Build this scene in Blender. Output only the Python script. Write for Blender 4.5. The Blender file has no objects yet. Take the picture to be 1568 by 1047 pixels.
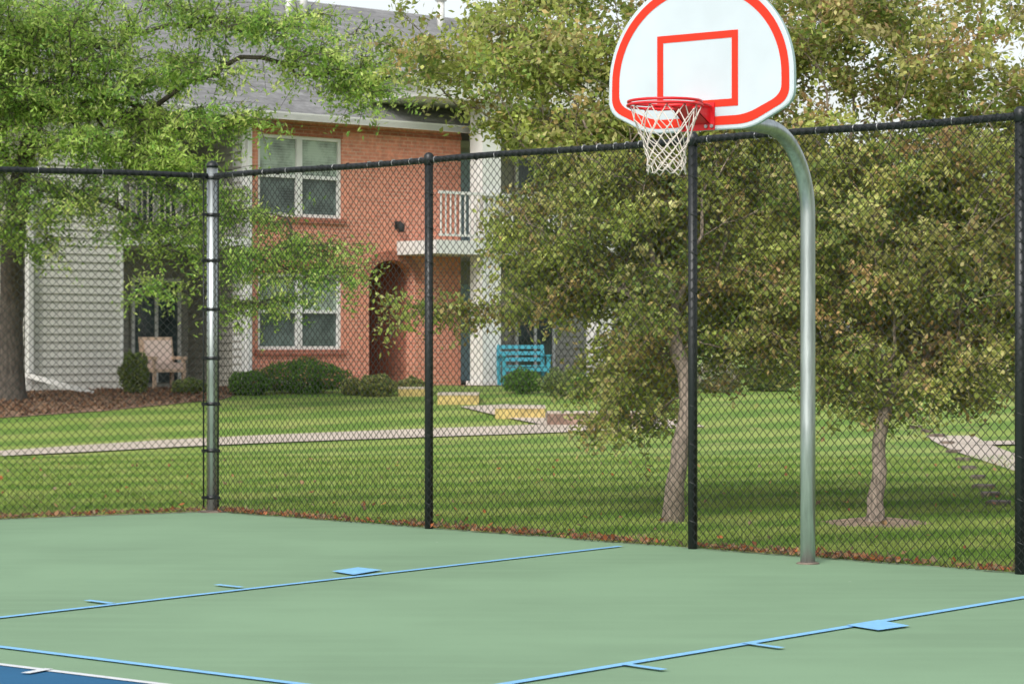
import bpy, math, random
import numpy as np
from mathutils import Vector, Matrix
random.seed(7); rng=np.random.default_rng(7)
F=3700.0; CH=1.565
scene=bpy.context.scene

# ------------------------------------------------------------------ survey helpers
def sstep(t):
    t=min(max(t,0.0),1.0); return t*t*(3-2*t)
def H(x,y):
    return -0.02+0.67*sstep((y-34.0)/12.0)
def W(px,py,Z):
    return Vector(((px-784)*Z/F, Z, CH+(523-py)*Z/F))
def G0(px,py):
    Z=CH*F/(py-523); return Vector(((px-784)*Z/F,Z,0))
def GT(px,py):
    lo,hi=12.0,60.0
    for _ in range(50):
        m=(lo+hi)/2; y=523+(CH-H(0,m))*F/m
        if y>py: lo=m
        else: hi=m
    return Vector(((px-784)*m/F,m,H(0,m)))

# ------------------------------------------------------------------ material helpers
def newmat(name):
    m=bpy.data.materials.new(name); m.use_nodes=True
    nt=m.node_tree; b=nt.nodes['Principled BSDF']; return m,nt,b
def simple(name,col,rough=0.6,metal=0.0,var=0.0,scale=8.0,bump=0.0,spec=0.4,stretch=None):
    m,nt,b=newmat(name)
    b.inputs['Roughness'].default_value=rough; b.inputs['Metallic'].default_value=metal
    b.inputs['Specular IOR Level'].default_value=spec
    b.inputs['Base Color'].default_value=(*col,1)
    if var>0 or bump>0:
        g=nt.nodes.new('ShaderNodeNewGeometry')
        n=nt.nodes.new('ShaderNodeTexNoise'); n.inputs['Scale'].default_value=scale; n.inputs['Detail'].default_value=6
        if stretch:
            mp=nt.nodes.new('ShaderNodeMapping'); mp.inputs['Scale'].default_value=stretch
            nt.links.new(g.outputs['Position'],mp.inputs['Vector']); nt.links.new(mp.outputs[0],n.inputs['Vector'])
        else: nt.links.new(g.outputs['Position'],n.inputs['Vector'])
        if var>0:
            r=nt.nodes.new('ShaderNodeValToRGB')
            r.color_ramp.elements[0].position=0.3; r.color_ramp.elements[1].position=0.7
            r.color_ramp.elements[0].color=(*[c*(1-var) for c in col],1)
            r.color_ramp.elements[1].color=(*[min(1,c*(1+var)) for c in col],1)
            nt.links.new(n.outputs['Fac'],r.inputs['Fac']); nt.links.new(r.outputs['Color'],b.inputs['Base Color'])
        if bump>0:
            bp=nt.nodes.new('ShaderNodeBump'); bp.inputs['Strength'].default_value=bump; bp.inputs['Distance'].default_value=0.02
            nt.links.new(n.outputs['Fac'],bp.inputs['Height']); nt.links.new(bp.outputs['Normal'],b.inputs['Normal'])
    return m
def N(nt,t,**kw):
    n=nt.nodes.new(t)
    for k,v in kw.items(): setattr(n,k,v)
    return n
def mixc(nt,fac,a,b,blend='MIX'):
    n=nt.nodes.new('ShaderNodeMix'); n.data_type='RGBA'; n.blend_type=blend
    for s,i in ((fac,0),(a,6),(b,7)):
        if hasattr(s,'links'): nt.links.new(s,n.inputs[i])
        elif i==0: n.inputs[0].default_value=s
        else: n.inputs[i].default_value=(*s,1)
    return n.outputs[2]
def noise(nt,vec,scale,detail=4,rough=0.5):
    n=nt.nodes.new('ShaderNodeTexNoise'); n.inputs['Scale'].default_value=scale
    n.inputs['Detail'].default_value=detail; n.inputs['Roughness'].default_value=rough
    nt.links.new(vec,n.inputs['Vector']); return n.outputs['Fac']
def ramp(nt,fac,p0,p1,c0=(0,0,0),c1=(1,1,1)):
    r=nt.nodes.new('ShaderNodeValToRGB'); e=r.color_ramp.elements
    e[0].position=p0; e[1].position=p1; e[0].color=(*c0,1); e[1].color=(*c1,1)
    nt.links.new(fac,r.inputs['Fac']); return r.outputs['Color']

def leafmat(name,trans=0.52,rough=0.5):
    m,nt,b=newmat(name)
    a=N(nt,'ShaderNodeAttribute'); a.attribute_name='Col'
    nt.links.new(a.outputs['Color'],b.inputs['Base Color']); b.inputs['Roughness'].default_value=rough
    b.inputs['Specular IOR Level'].default_value=0.35
    t=N(nt,'ShaderNodeBsdfTranslucent'); nt.links.new(a.outputs['Color'],t.inputs['Color'])
    mx=N(nt,'ShaderNodeMixShader'); mx.inputs[0].default_value=trans
    nt.links.new(b.outputs[0],mx.inputs[1]); nt.links.new(t.outputs[0],mx.inputs[2])
    nt.links.new(mx.outputs[0],nt.nodes['Material Output'].inputs['Surface'])
    return m
LEAF=leafmat('leaf')
BARK=simple('bark',(0.25,0.20,0.16),0.9,var=0.5,scale=25,bump=0.8,stretch=(1.6,1.6,.5))
BARKD=simple('bark_dark',(0.085,0.072,0.06),0.9,var=0.45,scale=14,bump=0.8,stretch=(1.6,1.6,.5))

def grassmat():
    m,nt,b=newmat('grass')
    g=N(nt,'ShaderNodeNewGeometry'); P=g.outputs['Position']
    n1=noise(nt,P,0.55,5,0.6); n2=noise(nt,P,14,4,0.7); n3=noise(nt,P,1.7,5,0.65)
    base=mixc(nt,ramp(nt,n1,0.35,0.65),(0.20,0.29,0.06),(0.28,0.35,0.10))
    mp=N(nt,'ShaderNodeMapping'); mp.inputs['Rotation'].default_value=(0,0,math.radians(62))
    nt.links.new(P,mp.inputs['Vector'])
    w=N(nt,'ShaderNodeTexWave'); w.inputs['Scale'].default_value=0.19; w.inputs['Distortion'].default_value=1.6
    w.inputs['Detail'].default_value=3; w.inputs['Detail Scale'].default_value=1.5
    nt.links.new(mp.outputs[0],w.inputs['Vector'])
    s=mixc(nt,ramp(nt,w.outputs['Fac'],0.3,0.7,(0,0,0),(0.85,0.85,0.85)),base,(0.115,0.22,0.038))
    s2=mixc(nt,ramp(nt,n3,0.52,0.76,(0,0,0),(0.75,0.75,0.75)),s,(0.37,0.34,0.15))
    s3=mixc(nt,ramp(nt,n2,0.35,0.7,(0,0,0),(1,1,1)),s2,(1.4,1.35,1.25),'MULTIPLY')
    nt.links.new(s3,b.inputs['Base Color']); b.inputs['Roughness'].default_value=0.75; b.inputs['Specular IOR Level'].default_value=0.15
    bp=N(nt,'ShaderNodeBump'); bp.inputs['Strength'].default_value=0.8; bp.inputs['Distance'].default_value=0.03
    n4=noise(nt,P,45,4,0.7); nt.links.new(n4,bp.inputs['Height']); nt.links.new(bp.outputs[0],b.inputs['Normal'])
    return m
GRASS=grassmat()

def courtmat(name,c):
    m,nt,b=newmat(name)
    g=N(nt,'ShaderNodeNewGeometry'); P=g.outputs['Position']
    mp=N(nt,'ShaderNodeMapping'); mp.inputs['Rotation'].default_value=(0,0,math.radians(42)); mp.inputs['Scale'].default_value=(0.35,4,1)
    nt.links.new(P,mp.inputs['Vector'])
    n1=noise(nt,P,0.5,4,0.55); n2=noise(nt,mp.outputs[0],1.2,5,0.6); n3=noise(nt,P,130,3,0.7); n6=noise(nt,P,9,6,0.75)
    d=[x*0.91 for x in c]; l=[min(1,x*1.07) for x in c]
    a=mixc(nt,ramp(nt,n1,0.35,0.65),d,l)
    a=mixc(nt,ramp(nt,n2,0.45,0.72,(0,0,0),(0.65,0.65,0.65)),a,[x*1.10 for x in c])
    a=mixc(nt,ramp(nt,n6,0.60,0.80,(0,0,0),(0.4,0.4,0.4)),a,[x*0.75 for x in c])
    a=mixc(nt,0.8,a,ramp(nt,n3,0.3,0.7,(0.88,0.88,0.88),(1.10,1.10,1.10)),'MULTIPLY')
    v=N(nt,'ShaderNodeTexVoronoi'); v.inputs['Scale'].default_value=1.5; nt.links.new(P,v.inputs['Vector'])
    a=mixc(nt,ramp(nt,v.outputs['Distance'],0.010,0.020,(.6,.6,.6),(0,0,0)),a,(0.5,0.5,0.45))
    nt.links.new(a,b.inputs['Base Color']); b.inputs['Roughness'].default_value=0.8; b.inputs['Specular IOR Level'].default_value=0.25
    bp=N(nt,'ShaderNodeBump'); bp.inputs['Strength'].default_value=0.3; bp.inputs['Distance'].default_value=0.004
    nt.links.new(n3,bp.inputs['Height']); nt.links.new(bp.outputs[0],b.inputs['Normal'])
    return m
COURT=courtmat('court_green',(0.205,0.325,0.20)); COURTB=courtmat('court_blue',(0.02,0.115,0.235))
LBLUE=simple('line_light_blue',(0.22,0.50,0.80),0.75,var=0.10,scale=20); LWHITE=simple('line_white',(0.64,0.67,0.69),0.75,var=0.08,scale=20)

def brickmat(name,c1,c2,mort,bw=0.21,bh=0.075,ms=0.012):
    m,nt,b=newmat(name)
    tc=N(nt,'ShaderNodeTexCoord'); sp=N(nt,'ShaderNodeSeparateXYZ'); nt.links.new(tc.outputs['Object'],sp.inputs[0])
    ad=N(nt,'ShaderNodeMath',operation='ADD'); nt.links.new(sp.outputs[0],ad.inputs[0]); nt.links.new(sp.outputs[1],ad.inputs[1])
    cb=N(nt,'ShaderNodeCombineXYZ'); nt.links.new(ad.outputs[0],cb.inputs[0]); nt.links.new(sp.outputs[2],cb.inputs[1])
    br=N(nt,'ShaderNodeTexBrick'); br.inputs['Scale'].default_value=1.0; br.inputs['Brick Width'].default_value=bw
    br.inputs['Row Height'].default_value=bh; br.inputs['Mortar Size'].default_value=ms; br.inputs['Mortar Smooth'].default_value=0.2
    br.inputs['Color1'].default_value=(*c1,1); br.inputs['Color2'].default_value=(*c2,1); br.inputs['Mortar'].default_value=(*mort,1)
    nt.links.new(cb.outputs[0],br.inputs['Vector'])
    n=noise(nt,tc.outputs['Object'],1.6,6,0.65)
    a=mixc(nt,ramp(nt,n,0.3,0.7,(0.1,0.1,0.1),(0.8,0.8,0.8)),br.outputs['Color'],[x*1.12 for x in c1])
    n2=noise(nt,tc.outputs['Object'],7,4,0.65)
    a=mixc(nt,0.8,a,ramp(nt,n2,0.3,0.7,(0.68,0.68,0.68),(1.22,1.22,1.22)),'MULTIPLY')
    nt.links.new(a,b.inputs['Base Color']); b.inputs['Roughness'].default_value=0.85; b.inputs['Specular IOR Level'].default_value=0.2
    return m
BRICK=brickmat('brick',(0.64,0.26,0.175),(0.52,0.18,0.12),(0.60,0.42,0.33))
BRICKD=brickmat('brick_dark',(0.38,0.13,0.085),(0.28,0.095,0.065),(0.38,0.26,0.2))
SHING=brickmat('shingle',(0.25,0.25,0.25),(0.17,0.17,0.172),(0.11,0.11,0.11),0.45,0.14,0.012)
WHITE=simple('white_trim',(0.68,0.68,0.66),0.55,var=0.07,scale=3)
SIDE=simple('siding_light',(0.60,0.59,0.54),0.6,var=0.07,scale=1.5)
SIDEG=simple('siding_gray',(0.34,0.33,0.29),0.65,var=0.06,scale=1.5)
RAILM=simple('railing_tan',(0.36,0.34,0.30),0.6)
DARK=simple('dark_interior',(0.03,0.03,0.03),0.8)
CONC=simple('concrete',(0.50,0.43,0.36),0.85,var=0.14,scale=2.2,bump=0.2)
YEL=simple('yellow_paint',(0.50,0.38,0.14),0.7,var=0.3,scale=6)
MULCH=simple('mulch',(0.23,0.145,0.095),0.95,var=0.75,scale=11,bump=1.0)
DIRT=simple('dirt',(0.27,0.20,0.14),0.95,var=0.5,scale=18,bump=1.0)
STONE=simple('stone',(0.15,0.12,0.095),0.9,var=0.6,scale=9,bump=0.7)
GALV=simple('galvanized_steel',(0.46,0.50,0.50),0.36,metal=0.8,var=0.2,scale=9,stretch=(4,4,.5))
BLACK=simple('black_vinyl',(0.012,0.015,0.016),0.42,spec=0.5)
BLACKW=simple('black_wire',(0.018,0.022,0.020),0.5,spec=0.4)
RED=simple('red_rim',(0.62,0.016,0.022),0.35,var=0.1,scale=30)
ORG=simple('orange_red_stripe',(0.72,0.035,0.015),0.5,spec=0.2,var=.06,scale=12)
BOARD=simple('board_white',(0.52,0.585,0.625),0.45,var=0.05,scale=3,spec=.3)
BOARDE=simple('board_edge',(0.36,0.48,0.48),0.5)
NETM=simple('net_cord',(0.64,0.58,0.52),0.8)
STEELD=simple('bolt_steel',(0.4,0.4,0.42),0.35,metal=0.8)
TEAL=simple('teal_paint',(0.05,0.28,0.36),0.5)
TAN=simple('tan_wicker',(0.45,0.33,0.24),0.7,var=0.15,scale=15)
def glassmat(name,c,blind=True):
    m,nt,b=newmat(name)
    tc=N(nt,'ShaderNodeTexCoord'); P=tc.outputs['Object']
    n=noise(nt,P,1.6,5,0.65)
    a=mixc(nt,ramp(nt,n,0.38,0.62),[x*0.45 for x in c],[x*1.4 for x in c])  # mottled tones painted into the glass colour in place of tree reflections
    if blind:
        sp=N(nt,'ShaderNodeSeparateXYZ'); nt.links.new(P,sp.inputs[0])
        mu=N(nt,'ShaderNodeMath',operation='MULTIPLY'); nt.links.new(sp.outputs[2],mu.inputs[0]); mu.inputs[1].default_value=120
        si=N(nt,'ShaderNodeMath',operation='SINE'); nt.links.new(mu.outputs[0],si.inputs[0])
        a=mixc(nt,ramp(nt,si.outputs[0],0.2,0.9,(0,0,0),(0.3,0.3,0.3)),a,[x*1.7 for x in c])
    nt.links.new(a,b.inputs['Base Color']); b.inputs['Roughness'].default_value=0.06; b.inputs['Specular IOR Level'].default_value=0.55
    return m
GLU=glassmat('glass_upper_sash',(0.27,0.33,0.27)); GLL=glassmat('glass_lower_sash',(0.10,0.13,0.12)); GLD=glassmat('glass_door',(0.05,0.075,0.08),False)  # upper sash coloured lighter, its reflection painted in

# ------------------------------------------------------------------ mesh helpers
def link(o,parent=None):
    scene.collection.objects.link(o)
    if parent: o.parent=parent
    return o
def empty(name,loc=(0,0,0),rz=0):
    o=bpy.data.objects.new(name,None); o.location=loc; o.rotation_euler=(0,0,rz); o.empty_display_size=0.3
    return link(o)
class MB:
    def __init__(s): s.v=[]; s.f=[]; s.m=[]; s.mats=[]; s.sm=[]
    def mi(s,mat):
        if mat not in s.mats: s.mats.append(mat)
        return s.mats.index(mat)
    def poly(s,pts,mat,smooth=False):
        b=len(s.v); s.v+= [tuple(p) for p in pts]; s.f.append(tuple(range(b,b+len(pts)))); s.m.append(s.mi(mat)); s.sm.append(smooth)
    def box(s,x0,x1,y0,y1,z0,z1,mat):
        b=len(s.v)
        s.v+=[(x,y,z) for z in (z0,z1) for y in (y0,y1) for x in (x0,x1)]
        for q in ((0,2,3,1),(4,5,7,6),(0,1,5,4),(2,6,7,3),(0,4,6,2),(1,3,7,5)):
            s.f.append(tuple(b+i for i in q)); s.m.append(s.mi(mat)); s.sm.append(False)
    def obox(s,c,ax,ay,az,mat):
        b=len(s.v); c=Vector(c); ax=Vector(ax); ay=Vector(ay); az=Vector(az)
        s.v+=[tuple(c+ax*i+ay*j+az*k) for k in (-1,1) for j in (-1,1) for i in (-1,1)]
        for q in ((0,2,3,1),(4,5,7,6),(0,1,5,4),(2,6,7,3),(0,4,6,2),(1,3,7,5)):
            s.f.append(tuple(b+i for i in q)); s.m.append(s.mi(mat)); s.sm.append(False)
    def tube(s,pts,rad,mat,sides=8,caps=True,closed=False):
        pts=[Vector(p) for p in pts]; n=len(pts)
        if not hasattr(rad,'__len__'): rad=[rad]*n
        b=len(s.v); prev=None; mi=s.mi(mat)
        for i,p in enumerate(pts):
            if closed: t=(pts[(i+1)%n]-pts[i-1])
            else: t=pts[min(i+1,n-1)]-pts[max(i-1,0)]
            if t.length<1e-9: t=Vector((0,0,1))
            t.normalize()
            if prev is None:
                u=t.orthogonal().normalized()
            else:
                u=prev-t*prev.dot(t)
                u=u.normalized() if u.length>1e-6 else t.orthogonal().normalized()
            prev=u; w=t.cross(u)
            for k in range(sides):
                a=2*math.pi*k/sides; s.v.append(tuple(p+(u*math.cos(a)+w*math.sin(a))*rad[i]))
        m=n if closed else n-1
        for i in range(m):
            for k in range(sides):
                k2=(k+1)%sides; i2=(i+1)%n
                s.f.append((b+i*sides+k,b+i*sides+k2,b+i2*sides+k2,b+i2*sides+k)); s.m.append(mi); s.sm.append(True)
        if caps and not closed:
            s.f.append(tuple(b+k for k in range(sides))[::-1]); s.m.append(mi); s.sm.append(False)
            s.f.append(tuple(b+(n-1)*sides+k for k in range(sides))); s.m.append(mi); s.sm.append(False)
    def obj(s,name,parent=None):
        me=bpy.data.meshes.new(name); me.from_pydata(s.v,[],s.f)
        for m in s.mats: me.materials.append(m)
        me.polygons.foreach_set('material_index',s.m); me.polygons.foreach_set('use_smooth',s.sm); me.update()
        return link(bpy.data.objects.new(name,me),parent)
def poly_mesh(name,V,k,cols,mat,parent=None):
    V=np.asarray(V,dtype=np.float32).reshape(-1,3); n=len(V)//k
    me=bpy.data.meshes.new(name); me.vertices.add(len(V)); me.vertices.foreach_set('co',V.ravel())
    me.loops.add(len(V)); me.loops.foreach_set('vertex_index',np.arange(len(V),dtype=np.int32))
    me.polygons.add(n); me.polygons.foreach_set('loop_start',np.arange(0,len(V),k,dtype=np.int32))
    me.polygons.foreach_set('loop_total',np.full(n,k,dtype=np.int32)); me.update(calc_edges=True)
    if cols is not None:
        ca=me.color_attributes.new('Col','FLOAT_COLOR','CORNER')
        c=np.ones((n,k,4),dtype=np.float32); c[:,:,:3]=np.asarray(cols)[:,None,:]; ca.data.foreach_set('color',c.ravel())
    me.materials.append(mat)
    return link(bpy.data.objects.new(name,me),parent)
def leaf_quads(C,L,Wd,up=0.4):
    n=len(C); a=rng.normal(size=(n,3)); a/=np.linalg.norm(a,axis=1)[:,None]
    nn=rng.normal(size=(n,3)); nn/=np.linalg.norm(nn,axis=1)[:,None]; nn[:,2]=np.abs(nn[:,2])+up
    b=np.cross(nn,a); b/=np.linalg.norm(b,axis=1)[:,None]+1e-9
    L=L[:,None]; Wd=Wd[:,None]
    V=np.stack([C-a*L*.5,C+b*Wd*.5-a*L*.08,C+a*L*.5,C-b*Wd*.5-a*L*.08],axis=1)
    return V

# fence geometry
FA=np.array([-2.763,22.27]); FR=np.array([3.434,16.31]); fd=(FR-FA); FLEN=np.linalg.norm(fd); fd/=FLEN
fn=np.array([-fd[1],fd[0]])
if fn[1]<0: fn=-fn
ld=np.array([-1.75,-0.98]); ld/=np.linalg.norm(ld); ln=np.array([ld[1],-ld[0]])
if ln[1]<0: ln=-ln
def behind(P):
    P=np.asarray(P)[...,:2]-FA
    return np.maximum(P@fn,P@ln)

# ------------------------------------------------------------------ trees
def make_tree(name,trunk,r0,blobs,ntar,nleaf,leaf,palette,bark,seed,twig=0.3,tip=0.0035,minb=None,step=0.16,spread=.16,droop=.02,expo=.52):
    r=np.random.default_rng(seed)
    root=empty(name,trunk[0])
    nodes=[];par=[];plen=[]
    tp=[np.array(p,float) for p in trunk]
    fine=[]
    for a,b in zip(tp[:-1],tp[1:]):
        k=max(2,int(np.linalg.norm(b-a)/0.2))
        for i in range(k): fine.append(a+(b-a)*i/k)
    fine.append(tp[-1])
    for i,p in enumerate(fine):
        q=p+(r.normal(size=3)*0.008 if i else 0); nodes.append(q);par.append(i-1);plen.append(0.0)
    ntr=len(nodes)
    wts=np.array([b[3]*b[4]*b[5] for b in blobs])**0.85; wts/=wts.sum()
    T=[];tries=0
    while len(T)<ntar and tries<ntar*20:
        tries+=1
        k=r.choice(len(blobs),p=wts); b=blobs[k]
        d=r.normal(size=3); d/=np.linalg.norm(d); d*=r.random()**(1/2.4)
        p=np.array([b[0]+d[0]*b[3],b[1]+d[1]*b[4],b[2]+d[2]*b[5]])
        if minb is not None and behind(p)<minb: continue
        if p[2]<0.45: continue
        T.append(p)
    T=np.array(T); order=np.argsort(np.linalg.norm(T-tp[-1],axis=1))
    terms=[]; s0=max(0,int(ntr*0.62))
    for ti in order:
        t=T[ti]; A=np.array(nodes)
        dist=np.linalg.norm(A-t,axis=1)+0.45*np.array(plen); dist[:s0]+=99
        dist+=np.maximum(0,A[:,2]-t[2])*0.5
        j=int(np.argmin(dist)); a=A[j]; L=np.linalg.norm(t-a)
        k=max(2,int(L/step)); pj=j
        pd=(a-A[par[j]]) if par[j]>=0 else np.array([0,0,1.]); pd=pd/(np.linalg.norm(pd)+1e-6)
        mid=a+pd*L*0.22+(t-a)*.12+np.array([0,0,L*0.10])+r.normal(size=3)*L*0.05
        c2=t+np.array([0,0,L*0.10])+r.normal(size=3)*L*0.05-(t-a)*0.28
        for i in range(1,k+1):
            s=i/k; p=(1-s)**3*a+3*(1-s)**2*s*mid+3*(1-s)*s*s*c2+s**3*t
            if i<k: p=p+r.normal(size=3)*0.012
            nodes.append(p);par.append(pj);plen.append(plen[pj]+L/k);pj=len(nodes)-1
        terms.append((pj,ti))
    n=len(nodes); w=np.zeros(n)
    for tj,_ in terms: w[tj]+=1
    for i in range(n-1,0,-1): w[par[i]]+=w[i]
    R=np.maximum(tip,r0*(w/max(1,w[s0-1 if s0>0 else 0]))**expo)
    for i in range(s0): R[i]=r0*(1.0+0.25*(1-i/max(1,s0)))
    R[:3]*=np.array([1.3,1.12,1.04])
    mb=MB(); ch={}
    for i in range(1,n): ch.setdefault(par[i],[]).append(i)
    starts=[(0,ch.get(0,[None])[0])]
    while starts:
        a,c=starts.pop()
        if c is None: continue
        pts=[nodes[a]]; rr=[min(R[a],R[c]*1.25)]
        cur=c
        while True:
            pts.append(nodes[cur]); rr.append(R[cur]); k=ch.get(cur,[])
            if not k: break
            k=sorted(k,key=lambda q:-w[q])
            for o in k[1:]: starts.append((cur,o))
            cur=k[0]
        mb.tube([Vector(p)-Vector(trunk[0]) for p in pts],rr,bark,sides=10 if rr[1]>0.02 else 4,caps=False)
    per=max(4,int(nleaf/ntar)); C=[];CL=[]
    pal=np.array(palette)
    for tj,ti in terms:
        base=nodes[tj]; a0=nodes[par[tj]]
        nt_=5; hue=r.integers(len(pal)); clump=0.74+0.52*r.random(); pk=per*(0.5+r.random())
        for q in range(nt_):
            d=r.normal(size=3); d[2]=d[2]*0.5-0.15; d+= (base-a0)/(np.linalg.norm(base-a0)+1e-6)*0.6; d/=np.linalg.norm(d)
            Lq=twig*(0.5+0.9*r.random()); st=base if r.random()<0.6 else a0
            e=st+d*Lq; m=(st+e)/2+np.array([0,0,0.03])
            mb.tube([Vector(st)-Vector(trunk[0]),Vector(m)-Vector(trunk[0]),Vector(e)-Vector(trunk[0])],[tip*.8,tip*.6,tip*.3],bark,sides=3,caps=False)
            k=max(1,int(pk/nt_)); s=r.random(k)**0.8
            pp=st+(e-st)*s[:,None]+r.normal(size=(k,3))*twig*spread*np.array([1,1,.7]); pp[:,2]+=0.03*np.sin(s*3)-droop*s
            C.append(pp)
            ci=np.where(r.random(k)<0.55,hue,r.integers(len(pal),size=k))
            CL.append(pal[ci]*(clump*(0.7+0.6*r.random(k)))[:,None])
    C=np.concatenate(C);CL=np.concatenate(CL)
    if minb is not None:
        ok=behind(C)>0.03; C=C[ok];CL=CL[ok]
    n=len(C); L=leaf[0]*(0.65+0.7*r.random(n)); Wd=leaf[1]*(0.7+0.6*r.random(n))
    V=leaf_quads(C-np.array(trunk[0]),L,Wd)
    mb.obj('trunk_and_branches',root)
    poly_mesh('leaves',V,4,np.clip(CL,0,.85),LEAF,root)
    return root,C
def bl(px,py,rx,ry,Z,rz):
    p=W(px,py,Z); s=Z/F
    return (p.x,p.y,p.z,rx*s,rz,ry*s)
def sc(pal,f): return [tuple(c*f for c in p) for p in pal]

crab=sc([(0.16,0.195,0.045),(0.20,0.225,0.055),(0.24,0.25,0.08),(0.30,0.28,0.12),(0.11,0.16,0.04),(0.24,0.18,0.075),(0.20,0.235,0.065),(0.23,0.26,0.08)],2.05)
Z1=22.0
b1=[bl(780,110,115,80,Z1,.9),bl(650,75,85,70,Z1,.6),bl(900,50,180,95,Z1,1.0),bl(890,290,120,95,Z1,1.0),bl(815,370,75,55,Z1,.7),
    bl(980,420,130,110,Z1,1.0),bl(680,474,115,20,Z1,.5),bl(840,460,95,50,Z1,.8),bl(970,560,90,60,Z1,1.0),bl(955,640,75,40,Z1,.8),bl(1110,330,120,150,Z1,1.1),
    bl(1120,500,90,80,Z1,1.0),bl(1090,140,150,140,Z1,1.0),bl(880,190,130,95,Z1,1.0),bl(1010,250,120,120,Z1,1.0),bl(890,420,80,80,Z1,.9),bl(1000,600,55,60,Z1-.4,.5),bl(1085,560,50,50,Z1-.2,.6),bl(930,320,90,90,Z1-.8,.4),bl(1000,480,70,70,Z1-1,.4)]
t1=GT(1030,800)
make_tree('crabapple_tree',[(t1.x,t1.y,-0.05),W(1034,740,21.0),W(1044,680,21.0),W(1052,620,21.1),W(1050,565,21.2),W(1030,510,21.4)],0.070,b1,680,86000,(0.060,0.037),crab,BARK,11,minb=0.25,twig=.31,spread=.19,tip=.0042)
Z2=21.4
b2=[bl(1370,70,190,90,Z2,1.0),bl(1500,150,100,50,Z2,.8),bl(1270,40,120,90,Z2,.9),bl(1460,250,140,110,Z2,1.0),bl(1340,350,150,140,Z2,1.1),bl(1500,410,120,130,Z2,1.0),
    bl(1310,500,120,100,Z2,1.0),bl(1410,560,130,60,Z2,1.0),bl(1510,560,80,70,Z2,.9),bl(1235,560,55,60,Z2,.7),bl(1210,420,70,120,Z2,1.0),bl(1340,610,85,45,Z2,.8),bl(1600,330,90,170,Z2,1.0),bl(1240,250,80,110,Z2,1.0),bl(1560,20,60,60,Z2,.6)]
t2=GT(1338,803)
crab2=sc([(0.16,0.19,0.05),(0.21,0.23,0.065),(0.26,0.255,0.09),(0.30,0.27,0.12),(0.11,0.155,0.04),(0.28,0.19,0.095),(0.20,0.23,0.065),(0.22,0.245,0.075)],2.05)
make_tree('crabapple_tree',[(t2.x,t2.y,-0.05),W(1343,760,21.0),W(1346,715,21.0),W(1346,675,21.1),W(1354,635,21.1),W(1370,590,21.2)],0.060,b2,640,82000,(0.060,0.037),crab2,BARK,23,minb=0.25,twig=.31,spread=.19,tip=.0042)

loc=sc([(0.18,0.265,0.055),(0.23,0.31,0.075),(0.14,0.225,0.045),(0.29,0.34,0.11),(0.10,0.18,0.04)],1.95)
Z3=40.0
b3=[bl(80,40,150,50,Z3,1.8),bl(50,130,100,55,Z3,1.5),bl(230,105,150,26,Z3,1.4),bl(430,40,150,24,Z3,1.2),bl(510,100,90,38,Z3,1.2),bl(300,18,110,18,Z3,1.0),
    bl(290,185,130,24,Z3,1.2),bl(120,215,120,36,Z3,1.4),bl(270,255,100,24,Z3,1.1),bl(110,300,100,30,Z3,1.1),bl(410,395,150,26,Z3,1.1),bl(255,355,100,26,Z3,.9),
    bl(500,430,90,20,Z3,.9),bl(400,325,60,14,Z3,.7),bl(565,140,50,40,Z3,.8),bl(390,465,70,14,Z3,.7),bl(40,360,60,36,Z3,1.0),bl(225,440,45,20,Z3,.6),bl(150,160,110,28,Z3,1.1),bl(-60,200,90,200,Z3,1.8),bl(330,300,80,16,Z3,.8)]
t3=GT(18,612)
make_tree('honey_locust_tree',[(t3.x,t3.y,t3.z-0.05),W(16,540,t3.y),W(18,460,t3.y),W(20,380,t3.y-.4),W(35,250,t3.y-1),W(60,170,t3.y-1.5)],0.19,b3,620,84000,(0.10,0.036),loc,BARKD,5,twig=0.6,tip=0.009,step=.3,droop=.10,expo=.58,spread=.13)

far=sc([(0.13,0.18,0.07),(0.18,0.23,0.085),(0.22,0.26,0.10),(0.10,0.15,0.055)],2.1)
k=0
for (px,Z,hh,rr) in [(980,74,7.5,3.6),(1100,80,9,4.0),(1215,70,7.0,3.4),(1330,84,8.5,4.4),(1440,72,6.5,3.6),(1560,80,7.5,4.3),(1690,74,8,4),(-60,64,9,3.6),(860,86,8,3.5)]:
    x=(px-784)*Z/F; g=H(x,Z)
    bb=[(x+rng.normal()*rr*.35,Z+rng.normal()*rr*.3,g+hh*(0.3+0.55*rng.random()),rr*(.4+.25*rng.random()),rr*.5,hh*.2) for _ in range(9)]
    bb.append((x,Z,g+hh*.5,rr*.8,rr*.7,hh*.35))
    make_tree('maple_tree',[(x,Z,g-.1),(x+.1,Z,g+hh*.2),(x,Z,g+hh*.5)],0.2,bb,120,10000,(0.26,0.17),far,BARKD,100+k,twig=0.9,tip=0.012,step=.5); k+=1

# ------------------------------------------------------------------ ground
ys=np.concatenate([np.arange(-60,12,6.0),np.arange(12,60,0.5),np.array([60,70,90,130,200,350,600,1000,1600])])
xs=np.concatenate([[-1500,-700,-300,-120],np.arange(-60,61,2.0),[120,300,700,1500]])
me=bpy.data.meshes.new('lawn')
V=[(x,y,H(x,y)) for y in ys for x in xs]; nx=len(xs)
Fc=[(j*nx+i,j*nx+i+1,(j+1)*nx+i+1,(j+1)*nx+i) for j in range(len(ys)-1) for i in range(nx-1)]
me.from_pydata(V,[],Fc); me.materials.append(GRASS); me.polygons.foreach_set('use_smooth',[True]*len(Fc)); link(bpy.data.objects.new('lawn',me))

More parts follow.
